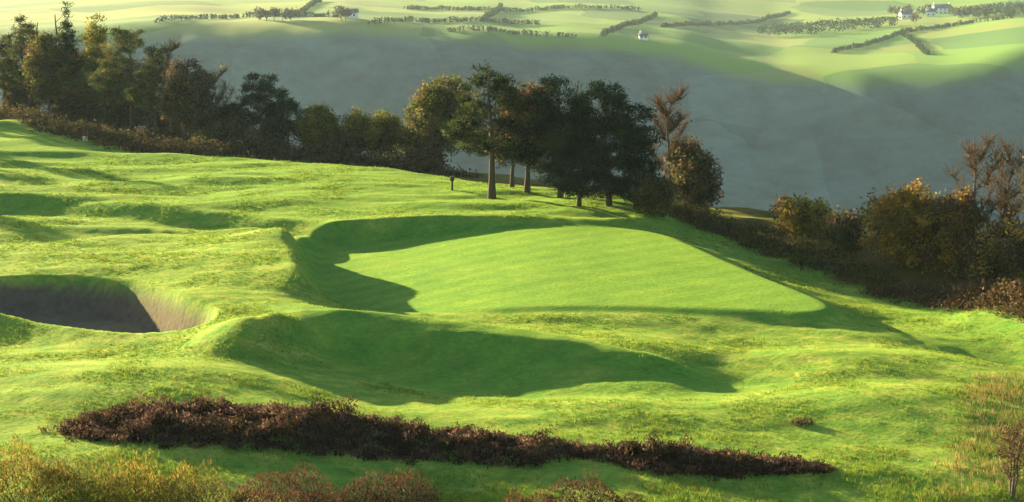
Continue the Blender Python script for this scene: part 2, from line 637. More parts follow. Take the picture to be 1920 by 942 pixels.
PINE = [(.009, .021, .010), (.013, .027, .011), (.007, .018, .011), (.020, .034, .012)]
PINE_OLIVE = [(.070, .092, .030), (.105, .115, .04), (.05, .07, .03), (.125, .105, .045)]
OLIVE = [(.11, .12, .025), (.145, .13, .03), (.07, .085, .02)]
YELLOW = [(.22, .21, .035), (.17, .19, .035), (.26, .21, .04), (.10, .12, .025)]
GOLD = [(.27, .18, .04), (.22, .165, .04), (.32, .21, .05), (.12, .11, .03), (.15, .095, .032)]
DARKB = [(.080, .088, .034), (.12, .102, .046), (.045, .054, .026), (.135, .10, .055)]
RUSSET = [(.12, .062, .036), (.10, .06, .036), (.08, .055, .03)]
GREYB = [(.10, .08, .052), (.12, .09, .06), (.06, .06, .03), (.05, .04, .03)]


def trunk_and_limbs(root, h, r0, lobes, m, lean=(0, 0), top=.9, limb_from=.35):
    n = 8
    t = np.linspace(0, 1, n)
    wob = np.cumsum(rng.normal(0, .018 * h, (n, 2)), 0) * t[:, None]
    P = np.stack([lean[0] * t + wob[:, 0], lean[1] * t + wob[:, 1], t * h * top], 1)
    P[0, 2] = -.35
    R = r0 * (1 - .82 * t)
    R[0] *= 1.35
    tr = tube_obj('trunk', P, R, m, root, 9)
    for c, r in lobes:
        c = np.asarray(c)
        za = max(limb_from * h, c[2] - r[2] * .6 - .25 * math.hypot(c[0], c[1]))
        za = min(za, h * top * .93)
        s = np.array([np.interp(za, P[:, 2], P[:, 0]), np.interp(za, P[:, 2], P[:, 1]), za])
        e = c + np.array([c[0] * .25, c[1] * .25, r[2] * .25])
        q = np.linspace(0, 1, 6)[:, None]
        mid = s + (e - s) * np.array([.55, .55, .3])
        B = (1 - q) ** 2 * s + 2 * q * (1 - q) * mid + q ** 2 * e
        B[1:-1] += rng.normal(0, .05, (4, 3))
        ra = np.interp(za, P[:, 2], R) * .6
        tube_obj('limb', B, ra * (1 - .85 * q[:, 0]), m, tr, 6)
    return tr


def make_lobes(h, w, kind):
    L = []
    if kind == 'pine':
        for k in range(13):
            f = k / 12
            a = k * 2.4 + rng.uniform(-.4, .4)
            zz = h * (.32 + .56 * f)
            env = .5 * w * min(1.0, .72 + .9 * f) * (1 - .62 * max(0, f - .3) / .7)
            rr = env * rng.uniform(.36, .58)
            off = max(0, env - rr * .8) * rng.uniform(.7, 1.25)
            L.append(((off * math.cos(a), off * math.sin(a), zz), (rr, rr, h * rng.uniform(.06, .10))))
    elif kind == 'spire':
        for k in range(9):
            f = k / 8
            a = k * 2.4
            rr = w * .5 * (1.0 - .8 * f)
            L.append(((rr * .3 * math.cos(a), rr * .3 * math.sin(a), h * (.2 + .74 * f)), (rr * .95, rr * .95, h * .1)))
    elif kind == 'low':
        for k in range(8):
            a = k * 2.4
            off = w * .5 * (.55 if k else 0) * rng.uniform(.6, 1.1)
            zz = h * rng.uniform(.3, .62) if k else h * .62
            L.append(((off * math.cos(a), off * math.sin(a), zz), (w * .27, w * .27, h * .34)))
    else:
        for k in range(9):
            a = k * 2.4 + rng.uniform(-.5, .5)
            f = k / 8
            off = w * .5 * (.66 - .45 * f) * rng.uniform(.6, 1.1)
            zz = h * (.34 + .5 * f)
            L.append(((off * math.cos(a), off * math.sin(a), zz), (w * .29, w * .29, h * .16)))
    return L


def tree(name, label, cat, u, vb, vt, wpx, kind, cols, dens=1.0, group=None, lean=(0, 0), leaf=(.24, .12), trunk_r=None, bark=None, needle=False, stem=True):
    x, y, z, h, w = place(u, vb, vt, wpx)
    root = empty(name, (x, y, z))
    tag(root, label, cat, group)
    lobes = make_lobes(h, w, kind)
    lobes = [((c[0] + lean[0] * c[2] / h, c[1] + lean[1] * c[2] / h, c[2]), r) for c, r in lobes]
    r0 = trunk_r or max(.06, .022 * h)
    if kind == 'low':
        for k in range(5):
            c = lobes[k + 1][0]
            q = np.linspace(0, 1, 5)[:, None]
            B = q * np.array([c[0], c[1], c[2] * 1.1]) * np.array([1, 1, 1])
            B[0, 2] = -.2
            B[1:-1] += rng.normal(0, .04, (3, 3))
            tube_obj('stem', B, .035 * (1 - .7 * q[:, 0]), bark or M_GBARK, root, 5)
    else:
        trunk_and_limbs(root, h, r0, lobes, bark or M_BARK, lean, limb_from=.12 if kind == 'spire' else .33)
    nc = int(dens * 9.5 * sum((r[0] * r[1] * r[2]) ** .67 for _, r in lobes) * 3.2)
    nc = max(60, min(nc, 1300))
    C = lobe_clusters(lobes, nc)
    per = 26
    cl = palette(cols, nc, .45)
    sig = .19 if needle else .22
    pts = np.repeat(C, per, 0) + rng.normal(0, sig, (nc * per, 3)) * np.array([1, 1, .6 if needle else .9])
    pts[:, 2] = np.maximum(pts[:, 2], .05)
    cc = np.clip(np.repeat(cl, per, 0) * rng.uniform(.75, 1.25, (nc * per, 1)), 0, 1)
    V, q, cv = leaf_cards(pts, leaf[0], leaf[1], cc)
    new_mesh('crown' if kind != 'low' else 'foliage', V, q, M_NEEDLE if needle else M_LEAF, root, cv)
    return root


def bare_tree(name, label, u, vb, vt, wpx, twig, leaves=None, nleaf=0, group=None, stems=1, ntw=900):
    x, y, z, h, w = place(u, vb, vt, wpx)
    root = empty(name, (x, y, z))
    tag(root, label, 'tree', group)
    TV, TQ, n0 = [], [], 0
    ends = []
    for s in range(stems):
        off = rng.normal(0, w * .12, 2) if stems > 1 else np.zeros(2)
        t = np.linspace(0, 1, 8)
        P = np.stack([off[0] * (.3 + t) + np.cumsum(rng.normal(0, .012 * h, 8)), off[1] * (.3 + t) + np.cumsum(rng.normal(0, .012 * h, 8)), t * h * rng.uniform(.86, .97)], 1)
        P[0, 2] = -.3
        tr = tube_obj('trunk', P, .017 * h * (1 - .88 * t), M_GBARK, root, 8)
        for k in range(9):
            f = .22 + .68 * k / 9 + rng.uniform(-.03, .03)
            st = np.array([np.interp(f, t, P[:, j]) for j in range(3)])
            a = k * 2.4 + s + rng.uniform(-.5, .5)
            ln = w * .5 * (1.05 - .7 * f) * rng.uniform(.8, 1.15)
            q = np.linspace(0, 1, 6)[:, None]
            B = st + q * np.array([math.cos(a) * ln, math.sin(a) * ln, 0]) + np.array([0, 0, 1]) * (q ** 1.4) * ln * rng.uniform(.9, 1.5)
            B[1:] += rng.normal(0, .05, (5, 3))
            B[:, 2] = np.minimum(B[:, 2], h * 1.0)
            tube_obj('limb', B, .006 * h * (1 - .8 * q[:, 0]), M_GBARK, tr, 5)
            ends.append(B)
    for k in range(ntw):
        B = ends[rng.integers(0, len(ends))]
        f = rng.uniform(.15, 1) * 5
        i = min(4, int(f))
        st = B[i] + (B[i + 1] - B[i]) * (f - i)
        d = unit(1)[0]
        d[2] = abs(d[2]) * .8 + .35
        d /= np.linalg.norm(d)
        ln = rng.uniform(.35, 1.0) * h * .11
        pts = np.stack([st, st + d * ln * .5 + rng.normal(0, .05, 3), st + d * ln + np.array([0, 0, .12 * ln]) + rng.normal(0, .06, 3)])
        V, q, tip = tube(pts, [.018, .014, .008], 3)
        TV.append(V)
        TQ.append(q + n0)
        n0 += len(V)
    V = np.concatenate(TV)
    cv = palette(twig, len(V), .15)
    Q = np.concatenate(TQ)
    new_mesh('twigs', V, Q, M_TWIG, root, cv)['kind'] = 'stuff'
    if nleaf:
        P = V[rng.integers(0, len(V), nleaf)] + rng.normal(0, .08, (nleaf, 3))
        LV, LQ, LC = leaf_cards(P, .17, .1, palette(leaves, nleaf, .3))
        new_mesh('leaves', LV, LQ, M_LEAF, root, LC)
    return root


def in_poly_points(poly, n):
    P = np.asarray(poly)
    lo, hi = P.min(0), P.max(0)
    out = []
    while sum(map(len, out)) < n:
        q = rng.uniform(lo, hi, (n * 3, 2))
        out.append(q[sdf(q[:, 0], q[:, 1], P) < 0])
    return np.concatenate(out)[:n]


def scrub(name, label, cat, pix, n, hgt, cols, per=30, leaf=(.22, .09), up=.7, zref=.3, spread=.3, kind='stuff', m=None, wob=0.5, clumps=0):
    poly = wpoly(pix, zref, 2) if zref is not None else smooth_closed([on_ground(u, v)[:2] for u, v in pix], 2)
    P = in_poly_points(poly, n)
    if clumps:      # separate bushes with gaps of bare ground between them
        K = in_poly_points(poly, clumps)
        near = np.argmin(((P[:, None] - K[None]) ** 2).sum(-1), 1)
        P = K[near] + (P - K[near]) * .72
        size = rng.uniform(.55, 1.45, clumps)[near] * (1 - .45 * np.clip(np.linalg.norm(P - K[near], axis=1) / .6, 0, 1))
    edge = np.clip(-sdf(P[:, 0], P[:, 1], poly) / .8, .35, 1)
    P = P + rng.normal(0, .22, P.shape) * (1.5 - edge)[:, None]
    z = height(P[:, 0], P[:, 1])
    hh = hgt * (1 + wob * fbm(P[:, 0] / 1.1, P[:, 1] / 1.1, 91, 2)) * rng.uniform(.7, 1.2, n)
    hh = np.maximum(hh * edge * (size * 1.25 if clumps else 1), .1)
    f = rng.uniform(0, 1, (n, per)) ** .7
    C = np.empty((n, per, 3))
    C[..., 0] = P[:, 0, None] + rng.normal(0, spread, (n, per))
    C[..., 1] = P[:, 1, None] + rng.normal(0, spread, (n, per))
    C[..., 2] = z[:, None] + hh[:, None] * f
    cl = palette(cols, n, .25)
    cc = np.clip(np.repeat(cl, per, 0) * rng.uniform(.6, 1.3, (n * per, 1)), 0, 1)
    V, q, cv = leaf_cards(C.reshape(-1, 3), leaf[0], leaf[1], cc, up)
    o = new_mesh(name, V, q, m or M_LEAF, None, cv)
    tag(o, label, cat, kind=kind)
    return o


def mound_bush(name, label, cat, u, v, wpx, hgt, cols, depth=1.0, per_m2=520, leaf=(.13, .035), up=1.4, tops=None, group=None):
    """a low rounded heath plant: short woody stems and a dense skin of upright sprigs"""
    x, y, z = on_ground(u, v)
    d = math.hypot(x, y)
    rx = wpx * .5 * d / F
    ry = rx * depth
    root = empty(name, (x, y, z))
    tag(root, label, cat, group)
    for k in range(6):
        a = k * 1.05 + rng.uniform(-.3, .3)
        e = np.array([math.cos(a) * rx * .6, math.sin(a) * ry * .6, hgt * .7])
        q = np.linspace(0, 1, 4)[:, None]
        B = q * e
        B[0, 2] = -.1
        tube_obj('stem', B, .016 * (1 - .6 * q[:, 0]), M_BARK, root, 5)
    n = int(per_m2 * rx * ry * 4)
    g = rng.uniform(-1, 1, (n * 2, 2))
    g = g[(g ** 2).sum(1) < 1][:n]
    n = len(g)
    lump = 1 + .5 * fbm(g[:, 0] * 2.2 + u * .1, g[:, 1] * 2.2, 77, 4)
    top = hgt * np.sqrt(np.maximum(0, 1 - (g ** 2).sum(1))) ** .8 * lump
    f = 1 - rng.uniform(0, 1, n) ** 2.2 * .9
    xx, yy = g[:, 0] * rx * (1 + .08 * lump), g[:, 1] * ry
    gz = height(x + xx, y + yy) - z
    C = np.stack([xx, yy, gz + np.maximum(.04, top * f)], 1)
    cl = palette(cols, n, .35)
    if tops is not None:
        tc = palette(tops, n, .25)
        w = (rng.uniform(0, 1, n) < np.clip(f * 1.2 - .35, 0, .85))[:, None]
        cl = np.where(w, tc, cl)
    V, q, cv = leaf_cards(C, leaf[0], leaf[1], cl, up)
    new_mesh('sprigs', V, q, M_LEAF, root, cv)['kind'] = 'stuff'
    return root


# ------------------------------------------------------------------ trees: the belt on the far left
tree('pine_tree', 'broad umbrella-crowned pine at the high end of the tree belt', 'tree', 55, 205, 22, 150, 'pine', PINE_OLIVE, 1.0, needle=True, leaf=(.32, .07))
tree('pine_tree', 'tall dark spire rising from the tree belt', 'tree', 131, 215, 6, 66, 'spire', PINE, 1.1, needle=True, leaf=(.32, .07))
tree('birch_tree', 'slim yellow-green tree squeezed between the narrow conifer and the big dark pine', 'tree', 182, 222, 22, 62, 'broad', YELLOW, .6, leaf=(.28, .14), bark=M_GBARK)
tree('pine_tree', 'biggest dark pine of the belt with a thick domed crown', 'tree', 248, 248, 36, 150, 'pine', PINE_OLIVE, 1.3, needle=True, leaf=(.32, .07))
tree('pine_tree', 'shaggy olive pine close beside the biggest dark pine', 'tree', 196, 238, 70, 110, 'pine', PINE_OLIVE, 1.1, needle=True, leaf=(.32, .07))
tree('broadleaf_tree', 'brownish olive tree filling the belt below the narrow conifer', 'tree', 125, 232, 95, 120, 'broad', DARKB, .9, leaf=(.28, .14), bark=M_GBARK)
bare_tree('bare_tree', 'thin leafless grey tree at the edge of the big dark pine', 318, 258, 62, 70, GREYB, OLIVE, 300)
tree('broadleaf_tree', 'dull grey-olive thinning tree between the big pine and the leafless grey-green one', 'tree', 345, 266, 108, 92, 'broad', GREYB, .75, leaf=(.26, .12), bark=M_GBARK)
bare_tree('bare_tree', 'leafless tree with a haze of yellow-green twigs beside the rounded dark pine', 402, 272, 105, 90, GREYB, YELLOW, 700)
tree('pine_tree', 'rounded dark pine standing alone at the lower end of the belt', 'tree', 492, 284, 128, 142, 'pine', PINE, 1.3, needle=True, leaf=(.3, .07))
tree('hawthorn_bush', 'dark grey-brown thicket under the rounded dark pine', 'bush', 420, 283, 205, 130, 'low', DARKB, .9)
tree('hawthorn_bush', 'round olive bush next after the rounded dark pine', 'bush', 602, 296, 192, 96, 'low', OLIVE, 1.0)
tree('hawthorn_bush', 'bright yellow-green bush in the dip of the tree belt', 'bush', 672, 298, 204, 76, 'low', YELLOW, .9)
tree('hawthorn_bush', 'dark olive bush between the yellow-green bushes', 'bush', 725, 303, 206, 84, 'low', OLIVE, .9)
tree('hawthorn_bush', 'small yellowish bush at the foot of the olive tree', 'bush', 772, 306, 228, 60, 'low', YELLOW, .8)
tree('broadleaf_tree', 'olive-yellow autumn tree half hidden behind the tallest pine', 'tree', 828, 312, 146, 150, 'broad', OLIVE + DARKB, 1.1, leaf=(.24, .13), bark=M_GBARK)
tree('pine_tree', 'ragged pine at the upper end of the belt beside the umbrella pine', 'tree', 8, 205, 48, 110, 'pine', PINE_OLIVE, 1.0, needle=True, leaf=(.32, .07))
tree('broadleaf_tree', 'olive-brown tree in front of the umbrella pine', 'tree', 92, 212, 60, 96, 'broad', DARKB + OLIVE, .9, leaf=(.28, .14), bark=M_GBARK)
tree('pine_tree', 'dark pine shoulder on the downhill side of the biggest pine', 'tree', 292, 255, 82, 100, 'pine', PINE_OLIVE, 1.2, needle=True, leaf=(.32, .07))
tree('broadleaf_tree', 'brown half-bare tree before the rounded dark pine', 'tree', 374, 272, 128, 80, 'broad', GREYB, .8, leaf=(.26, .12), bark=M_GBARK)
tree('pine_tree', 'smaller dark pine clinging to the rounded dark pine', 'tree', 540, 290, 175, 84, 'pine', PINE, 1.2, needle=True, leaf=(.3, .07))
for (u, v, t, w, lab) in [(45, 205, 150, 90, 'dark bramble bush under the umbrella pine'), (150, 235, 160, 110, 'brown bramble bush under the tall dark spire'), (240, 250, 175, 120, 'olive bramble bush under the biggest pine'),
                          (330, 268, 200, 110, 'brown bramble bush under the grey-olive tree'), (500, 288, 230, 100, 'dark bramble bush hugging the rounded dark pine'), (645, 300, 240, 90, 'dark bramble bush below the bright yellow-green bush'),
                          (800, 318, 255, 90, 'dark bramble bush below the olive-yellow tree')]:
    tree('bramble_bush', lab, 'bush', u, v, t, w, 'low', DARKB + GREYB, .9)
# ---- the clump in the middle
tree('pine_tree', 'tallest pine with clear bare trunk at the front of the middle clump', 'tree', 922, 374, 114, 205, 'pine', PINE + PINE_OLIVE[:2], 1.5, needle=True, leaf=(.28, .06), trunk_r=.24)
tree('broadleaf_tree', 'russet-leaved tree between the tallest pine and the black-green pines', 'tree', 988, 362, 155, 160, 'broad', RUSSET[:1] + PINE + DARKB, 1.1, leaf=(.22, .12), trunk_r=.2)
tree('pine_tree', 'spiky dark pine with pointed shoots beside the russet-leaved tree', 'tree', 1050, 372, 128, 175, 'pine', PINE, 1.3, needle=True, leaf=(.3, .06))
tree('pine_tree', 'dense black-green pine, bulkiest of the middle clump', 'tree', 1142, 388, 138, 225, 'pine', PINE, 1.7, needle=True, leaf=(.28, .06))
tree('pine_tree', 'dark pine half hidden behind the russet-leaved tree', 'tree', 960, 352, 165, 130, 'pine', PINE, 1.3, needle=True, leaf=(.28, .06))
tree('pine_tree', 'squat black-green pine tucked under the bulkiest pine', 'tree', 1085, 388, 185, 175, 'spire', PINE, 1.5, needle=True, leaf=(.28, .06))
tree('pine_tree', 'small dark pine with a low skirt on the valley side of the bulkiest pine', 'tree', 1190, 392, 235, 110, 'spire', PINE, 1.4, needle=True, leaf=(.28, .06))
bare_tree('bare_tree', 'leafless pinkish-brown tree rising behind the dark bush of the middle clump', 1246, 392, 140, 104, RUSSET + GREYB, RUSSET, 500, ntw=1100)
tree('hawthorn_bush', 'dark green-grey bush closing the valley end of the middle clump', 'bush', 1298, 402, 250, 106, 'low', DARKB, 1.3)
tree('hawthorn_bush', 'olive-brown bush in front of the leafless pinkish tree', 'bush', 1228, 402, 328, 100, 'low', OLIVE + GREYB, 1.1)
# ---- right
tree('hawthorn_bush', 'yellow autumn shrub alone in the gap above the valley', 'bush', 1502, 450, 362, 112, 'low', YELLOW + GOLD, .9)
tree('hawthorn_bush', 'low dark shrub between the yellow shrub and the golden thicket', 'bush', 1585, 468, 398, 96, 'low', DARKB, 1.2)
tree('hawthorn_bush', 'big golden-brown thicket bush with dark gaps', 'bush', 1700, 508, 332, 172, 'low', GOLD, 1.2)
tree('hawthorn_bush', 'rusty golden bush leaning into the big golden thicket', 'bush', 1790, 520, 345, 130, 'low', GOLD + RUSSET, 1.1)
bare_tree('bare_tree', 'tall leafless tree with reddish twigs above the golden thicket', 1852, 528, 228, 150, RUSSET + GREYB, RUSSET, 700, stems=2, ntw=1300)
bare_tree('bare_tree', 'grey leafless tree past the reddish-twigged one', 1925, 545, 250, 120, GREYB, GOLD, 300, stems=2, ntw=1000)
tree('hawthorn_bush', 'brown bush under the tall leafless trees', 'bush', 1880, 548, 405, 150, 'low', GREYB + GOLD[:2], 1.1)
# ---- the belt goes on beyond the left edge of the view; it throws the long shadows over the rough
for x, y, h in [(-57, 190, 11), (-66, 198, 13), (-64, 174, 12), (-66, 160, 11), (-77, 182, 13), (-70, 152, 9)]:
    z = hz(x, y)
    (u, vb), (_, vt) = to_pix(x, y, z), to_pix(x, y, z + h)
    tree('pine_tree', 'pine of the belt continuing past the umbrella pine', 'tree', u, vb, vt, 4.5 * F / y, 'pine', PINE_OLIVE, 1.0, group='pines continuing the belt', needle=True, leaf=(.32, .08))

# ------------------------------------------------------------------ scrub
scrub('undergrowth', 'brown dead bracken and brambles along the foot of the tree belt', 'undergrowth',
      [(-300, 192), (0, 196), (150, 225), (300, 252), (620, 284), (880, 312), (880, 322), (620, 300), (300, 276), (150, 256), (60, 236), (0, 218), (-300, 212)], 1500, .95, [(.045, .042, .022), (.065, .05, .03), (.04, .048, .02), (.08, .055, .032)], per=24, leaf=(.34, .12), zref=.5, spread=.45)
scrub('undergrowth', 'dark scrub strip along the bank behind the green', 'undergrowth',
      [(1180, 388), (1230, 392), (1300, 392), (1450, 418), (1600, 455), (1700, 490), (1690, 500), (1560, 468), (1440, 434), (1290, 408), (1230, 404), (1180, 398)], 420, .65, DARKB + OLIVE, per=26, leaf=(.24, .09), zref=.3, spread=.35)
scrub('bracken', 'rust-brown bracken spilling out below the golden thicket', 'bracken',
      [(1640, 492), (1740, 505), (1930, 545), (2050, 590), (2000, 610), (1900, 575), (1800, 548), (1700, 515), (1640, 503)], 520, .75, [(.10, .065, .035), (.08, .055, .03), (.18, .12, .07), (.06, .06, .025)], per=28, leaf=(.2, .07), zref=.2, spread=.3)
HEATH = [(.9 * c[0], .98 * c[1], 1.15 * c[2]) for c in [(.04, .024, .015), (.075, .040, .024), (.065, .034, .03), (.13, .07, .045), (.035, .032, .014), (.10, .065, .028), (.19, .115, .075), (.025, .018, .012)]]
scrub('heather', 'long bed of dark red-brown heather below the mown swale', 'heather',
      [(112, 806), (150, 790), (215, 772), (330, 766), (500, 774), (640, 786), (720, 802), (900, 818), (1040, 834), (1110, 840), (1180, 846), (1180, 854), (1060, 852), (1030, 880), (930, 872), (760, 858), (560, 848), (380, 838), (240, 832), (150, 825)], 2400, .42, HEATH, clumps=190, per=32, leaf=(.15, .045), up=1.0, zref=None, spread=.12, wob=.5)
scrub('heather', 'narrower tail of the heather bed past the pale grass gap', 'heather',
      [(1060, 850), (1150, 844), (1260, 844), (1330, 852), (1440, 866), (1545, 876), (1540, 886), (1440, 890), (1320, 892), (1220, 885), (1150, 862)], 760, .40, HEATH, clumps=62, per=32, leaf=(.15, .045), up=1.0, zref=None, spread=.12, wob=.5)

scrub('tall_grass', 'wispy straw-brown tall grass around the dead shrub', 'grass',
      [(1800, 720), (1960, 700), (2060, 800), (2060, 960), (1760, 960), (1740, 900), (1800, 840)], 700, .24, [(.22, .17, .06), (.16, .14, .04), (.28, .21, .10), (.12, .15, .03)], per=12, leaf=(.26, .018), up=2.5, zref=0., spread=.12, m=M_BLADE)
# foreground heath plants along the bottom of the picture
STRAWG = [(.16, .15, .035), (.12, .13, .03), (.20, .16, .05), (.07, .085, .02)]
DKTOP = [(.085, .042, .026), (.12, .058, .034), (.05, .028, .02)]
for (u, v, w, h, lab, base, tops) in [
    (30, 945, 250, 1.45, 'yellow-green gorse bush with rusty top at the corner of the heath', OLIVE, GOLD),
    (175, 950, 230, 1.35, 'olive gorse bush between the rusty-topped and the golden ones', OLIVE, STRAWG),
    (285, 955, 190, 1.45, 'golden-topped gorse bush in the heath', OLIVE, GOLD + YELLOW),
    (375, 958, 170, 1.1, 'dark green gorse bush with pale tips beside the wide heather mound', DARKB, STRAWG)]:
    mound_bush('gorse_bush', lab, 'bush', u, v, w, h, base, .8, tops=tops, leaf=(.13, .03))
for (u, v, w, h, lab) in [
    (545, 958, 230, .95, 'wide red-brown heather mound beside the dark gorse'),
    (735, 958, 185, 1.1, 'round chestnut-topped heather mound next to the wide one'),
    (990, 962, 110, .55, 'low heather mound at the foot of the dark round one'),
    (1092, 958, 150, .95, 'dark round heather mound standing by itself in pale grass'),
    (1180, 962, 80, .5, 'smallest heather mound beside the dark round one')]:
    mound_bush('heather_mound', lab, 'bush', u, v, w, h, HEATH, .8, tops=DKTOP, leaf=(.11, .032))
mound_bush('heather_mound', 'tiny dark heather tuft alone in the rough right of the swale', 'bush', 1503, 796, 40, .22, DARKB, .8)
bare_tree('dead_shrub', 'wispy straw-brown dead shrub in the rough', 1900, 935, 790, 110, [(.17, .12, .06), (.12, .08, .045)], stems=4, ntw=400)


# ------------------------------------------------------------------ grass
def build_grass():
    # tufts over the rough, thinning out with distance from the near slope
    n = 230000
    d = 54.0 * (150.0 / 54.0) ** rng.uniform(0, 1, n)
    x = rng.uniform(-.33, .33, n) * d
    y = d
    z, s = height(x, y, True)
    patch = fbm(x / 2.4, y / 2.4, 15, 3)
    keep = (s['G'] > .4) & (s['H'] > .5) & (s['K'] > .15) & (s['C'] < 2)
    sw = (s['S'] < .3) & (rng.uniform(0, 1, n) > .12)
    keep &= ~sw
    keep &= rng.uniform(-1.0, 1.0, n) < patch + .1
    x, y, z, patch = x[keep], y[keep], z[keep], patch[keep]
    n = len(x)
    per = 4
    hgt = (.03 + .05 * np.clip(patch + .5, 0, 1.4)) * rng.uniform(.6, 1.3, n)
    wild = sstep((x - y * .17) / (y * .09)) * sstep((78 - y) / 10.) + sstep((62 - y) / 5.) * .5
    hgt = hgt * (1 + 1.1 * wild)
    cols = palette([(.14, .24, .03), (.20, .28, .035), (.09, .19, .028), (.19, .26, .035), (.25, .27, .055)], n, .2)
    N = n * per
    bx = np.repeat(x, per) + rng.normal(0, .045, N)
    by = np.repeat(y, per) + rng.normal(0, .045, N)
    bz = np.repeat(z, per) - .01
    hh = np.repeat(hgt, per) * rng.uniform(.7, 1.3, N)
    a = rng.uniform(0, 2 * np.pi, N)
    wd = .012 * np.repeat(y / 60., per)
    lean = rng.normal(0, .45, (N, 2)) * hh[:, None]
    p0 = np.stack([bx - np.cos(a) * wd, by - np.sin(a) * wd, bz], 1)
    p1 = np.stack([bx + np.cos(a) * wd, by + np.sin(a) * wd, bz], 1)
    p2 = np.stack([bx + lean[:, 0], by + lean[:, 1], bz + hh], 1)
    V = np.stack([p0, p1, p2], 1).reshape(-1, 3)
    o = new_mesh('grass', V, np.arange(N * 3).reshape(N, 3), M_BLADE, None, np.repeat(np.repeat(cols, per, 0), 3, 0))
    tag(o, 'tufted straw and green rough grass over the slopes', 'grass', kind='stuff')


build_grass()

# ------------------------------------------------------------------ small things on the course
M_POST = plain_material('dark_stained_wood', (.03, .026, .02), .7)
M_WHITE = plain_material('white_paint', (.7, .7, .66), .6, .06)


def box(V, Q, lo, hi):
    n = sum(map(len, V))
    (a, b, c), (d, e, f) = lo, hi
    V.append(np.array([(a, b, c), (d, b, c), (d, e, c), (a, e, c), (a, b, f), (d, b, f), (d, e, f), (a, e, f)], float))
    Q.append(np.array([(0, 3, 2, 1), (4, 5, 6, 7), (0, 1, 5, 4), (1, 2, 6, 5), (2, 3, 7, 6), (3, 0, 4, 7)]) + n)


def box_obj(name, boxes, m, parent):
    V, Q = [], []
    for lo, hi in boxes:
        box(V, Q, lo, hi)
    return new_mesh(name, np.concatenate(V), np.concatenate(Q), m, parent)


p = on_ground(848, 357)
r = empty('marker_post', p)
tag(r, 'short dark marker post with a square head on the fairway edge', 'post')
box_obj('post', [((-.06, -.06, -.3), (.06, .06, .62))], M_POST, r)
box_obj('head', [((-.13, -.08, .62), (.13, .08, .88))], M_POST, r)
box_obj('cap', [((-.15, -.1, .88), (.15, .1, .92))], M_POST, r)
p = on_ground(160, 264)
r = empty('distance_marker', p)
tag(r, 'small white marker block at the edge of the undergrowth', 'marker')
box_obj('block', [((-.2, -.12, -.1), (.2, .12, .3))], M_WHITE, r)
box_obj('cap', [((-.23, -.15, .3), (.23, .15, .36))], M_WHITE, r)

# ------------------------------------------------------------------ the far side: farm, hedges, woods
M_WALL = plain_material('whitewash', (.78, .77, .73), .9, .05, .6)
M_SLATE = plain_material('slate', (.07, .075, .09), .6, .2, .8)
M_PANE = plain_material('window_glass', (.03, .035, .04), .15, .1)


def far_ground(u, v):
    lo, hi = 860.0, 3000.0
    a, b = (u - 960.0) / F, -(v - 471.0) / F
    dx, dy, dz = a, CP + b * SP, -SP + b * CP
    ys = np.arange(lo, hi, 4.0)
    z = height(ys * dx / dy, ys)
    k = np.argmax(z >= HC + ys * dz / dy)
    y = ys[k] if k > 0 else 1400.0
    return y * dx / dy, y, float(z[k if k > 0 else 100])


def house(label, u, v, L, W, H, rz, chimneys=1):
    x, y, z = far_ground(u, v)
    r = empty('farmhouse', (x, y, z), rz)
    tag(r, label, 'house', 'farm buildings on the far hillside')
    l, w = L / 2, W / 2
    V = [(-l, -w, -2), (l, -w, -2), (l, w, -2), (-l, w, -2), (-l, -w, H), (l, -w, H), (l, w, H), (-l, w, H), (-l, 0, H + W * .42), (l, 0, H + W * .42)]
    me = bpy.data.meshes.new('wall')
    me.from_pydata(V, [], [(0, 1, 5, 4), (2, 3, 7, 6), (1, 2, 6, 9, 5), (3, 0, 4, 8, 7)])
    me.materials.append(M_WALL)
    wo = bpy.data.objects.new('wall', me)
    COL.objects.link(wo)
    wo.parent = r
    t, e = .25, .4
    s = W * .42 / w
    V = []
    for xx in (-l - e, l + e):
        V += [(xx, -w - e, H - e * s + .05), (xx, 0, H + W * .42 + .05), (xx, w + e, H - e * s + .05), (xx, -w - e, H - e * s + .05 + t), (xx, 0, H + W * .42 + .05 + t), (xx, w + e, H - e * s + .05 + t)]
    Q = [(0, 1, 7, 6), (1, 2, 8, 7), (3, 9, 10, 4), (4, 10, 11, 5), (0, 6, 9, 3), (2, 5, 11, 8), (0, 3, 4, 1), (1, 4, 5, 2), (6, 7, 10, 9), (7, 8, 11, 10)]
    ro = new_mesh('roof', V, Q, M_SLATE, r)
    for k in range(chimneys):
        xx = (-l + .8) if k == 0 else l - .8
        box_obj('chimney', [((xx - .45, -.4, H + W * .3), (xx + .45, .4, H + W * .42 + 1.6))], M_WALL, ro)
    nwin = max(2, int(L / 3.2))
    for k in range(nwin):
        xx = -l + L * (k + .5) / nwin
        for zz in ([1.0, 3.6] if H > 4.5 else [1.0]):
            wb = box_obj('window', [((xx - .55, -w - .06, zz), (xx + .55, -w + .1, zz + 1.3))], M_PANE, r)
    return r


house('long whitewashed farmhouse with slate roof in the far hillside farm', 1765, 27, 15, 7, 5.4, .15, 2)
house('whitewashed cottage in front of the long farmhouse', 1745, 31, 8, 6, 4.0, -.2, 1)
house('small white barn among the farm trees apart from the farmhouse', 1697, 35, 9, 6, 3.6, .3, 1)
house('tiny white shed alone on the far slope above the pines', 1206, 76, 4.5, 3, 2.2, .1, 1)
house('lone white cottage by the bright far field beyond the rounded pine', 660, 34, 6.5, 4.5, 3.0, -.1, 1)


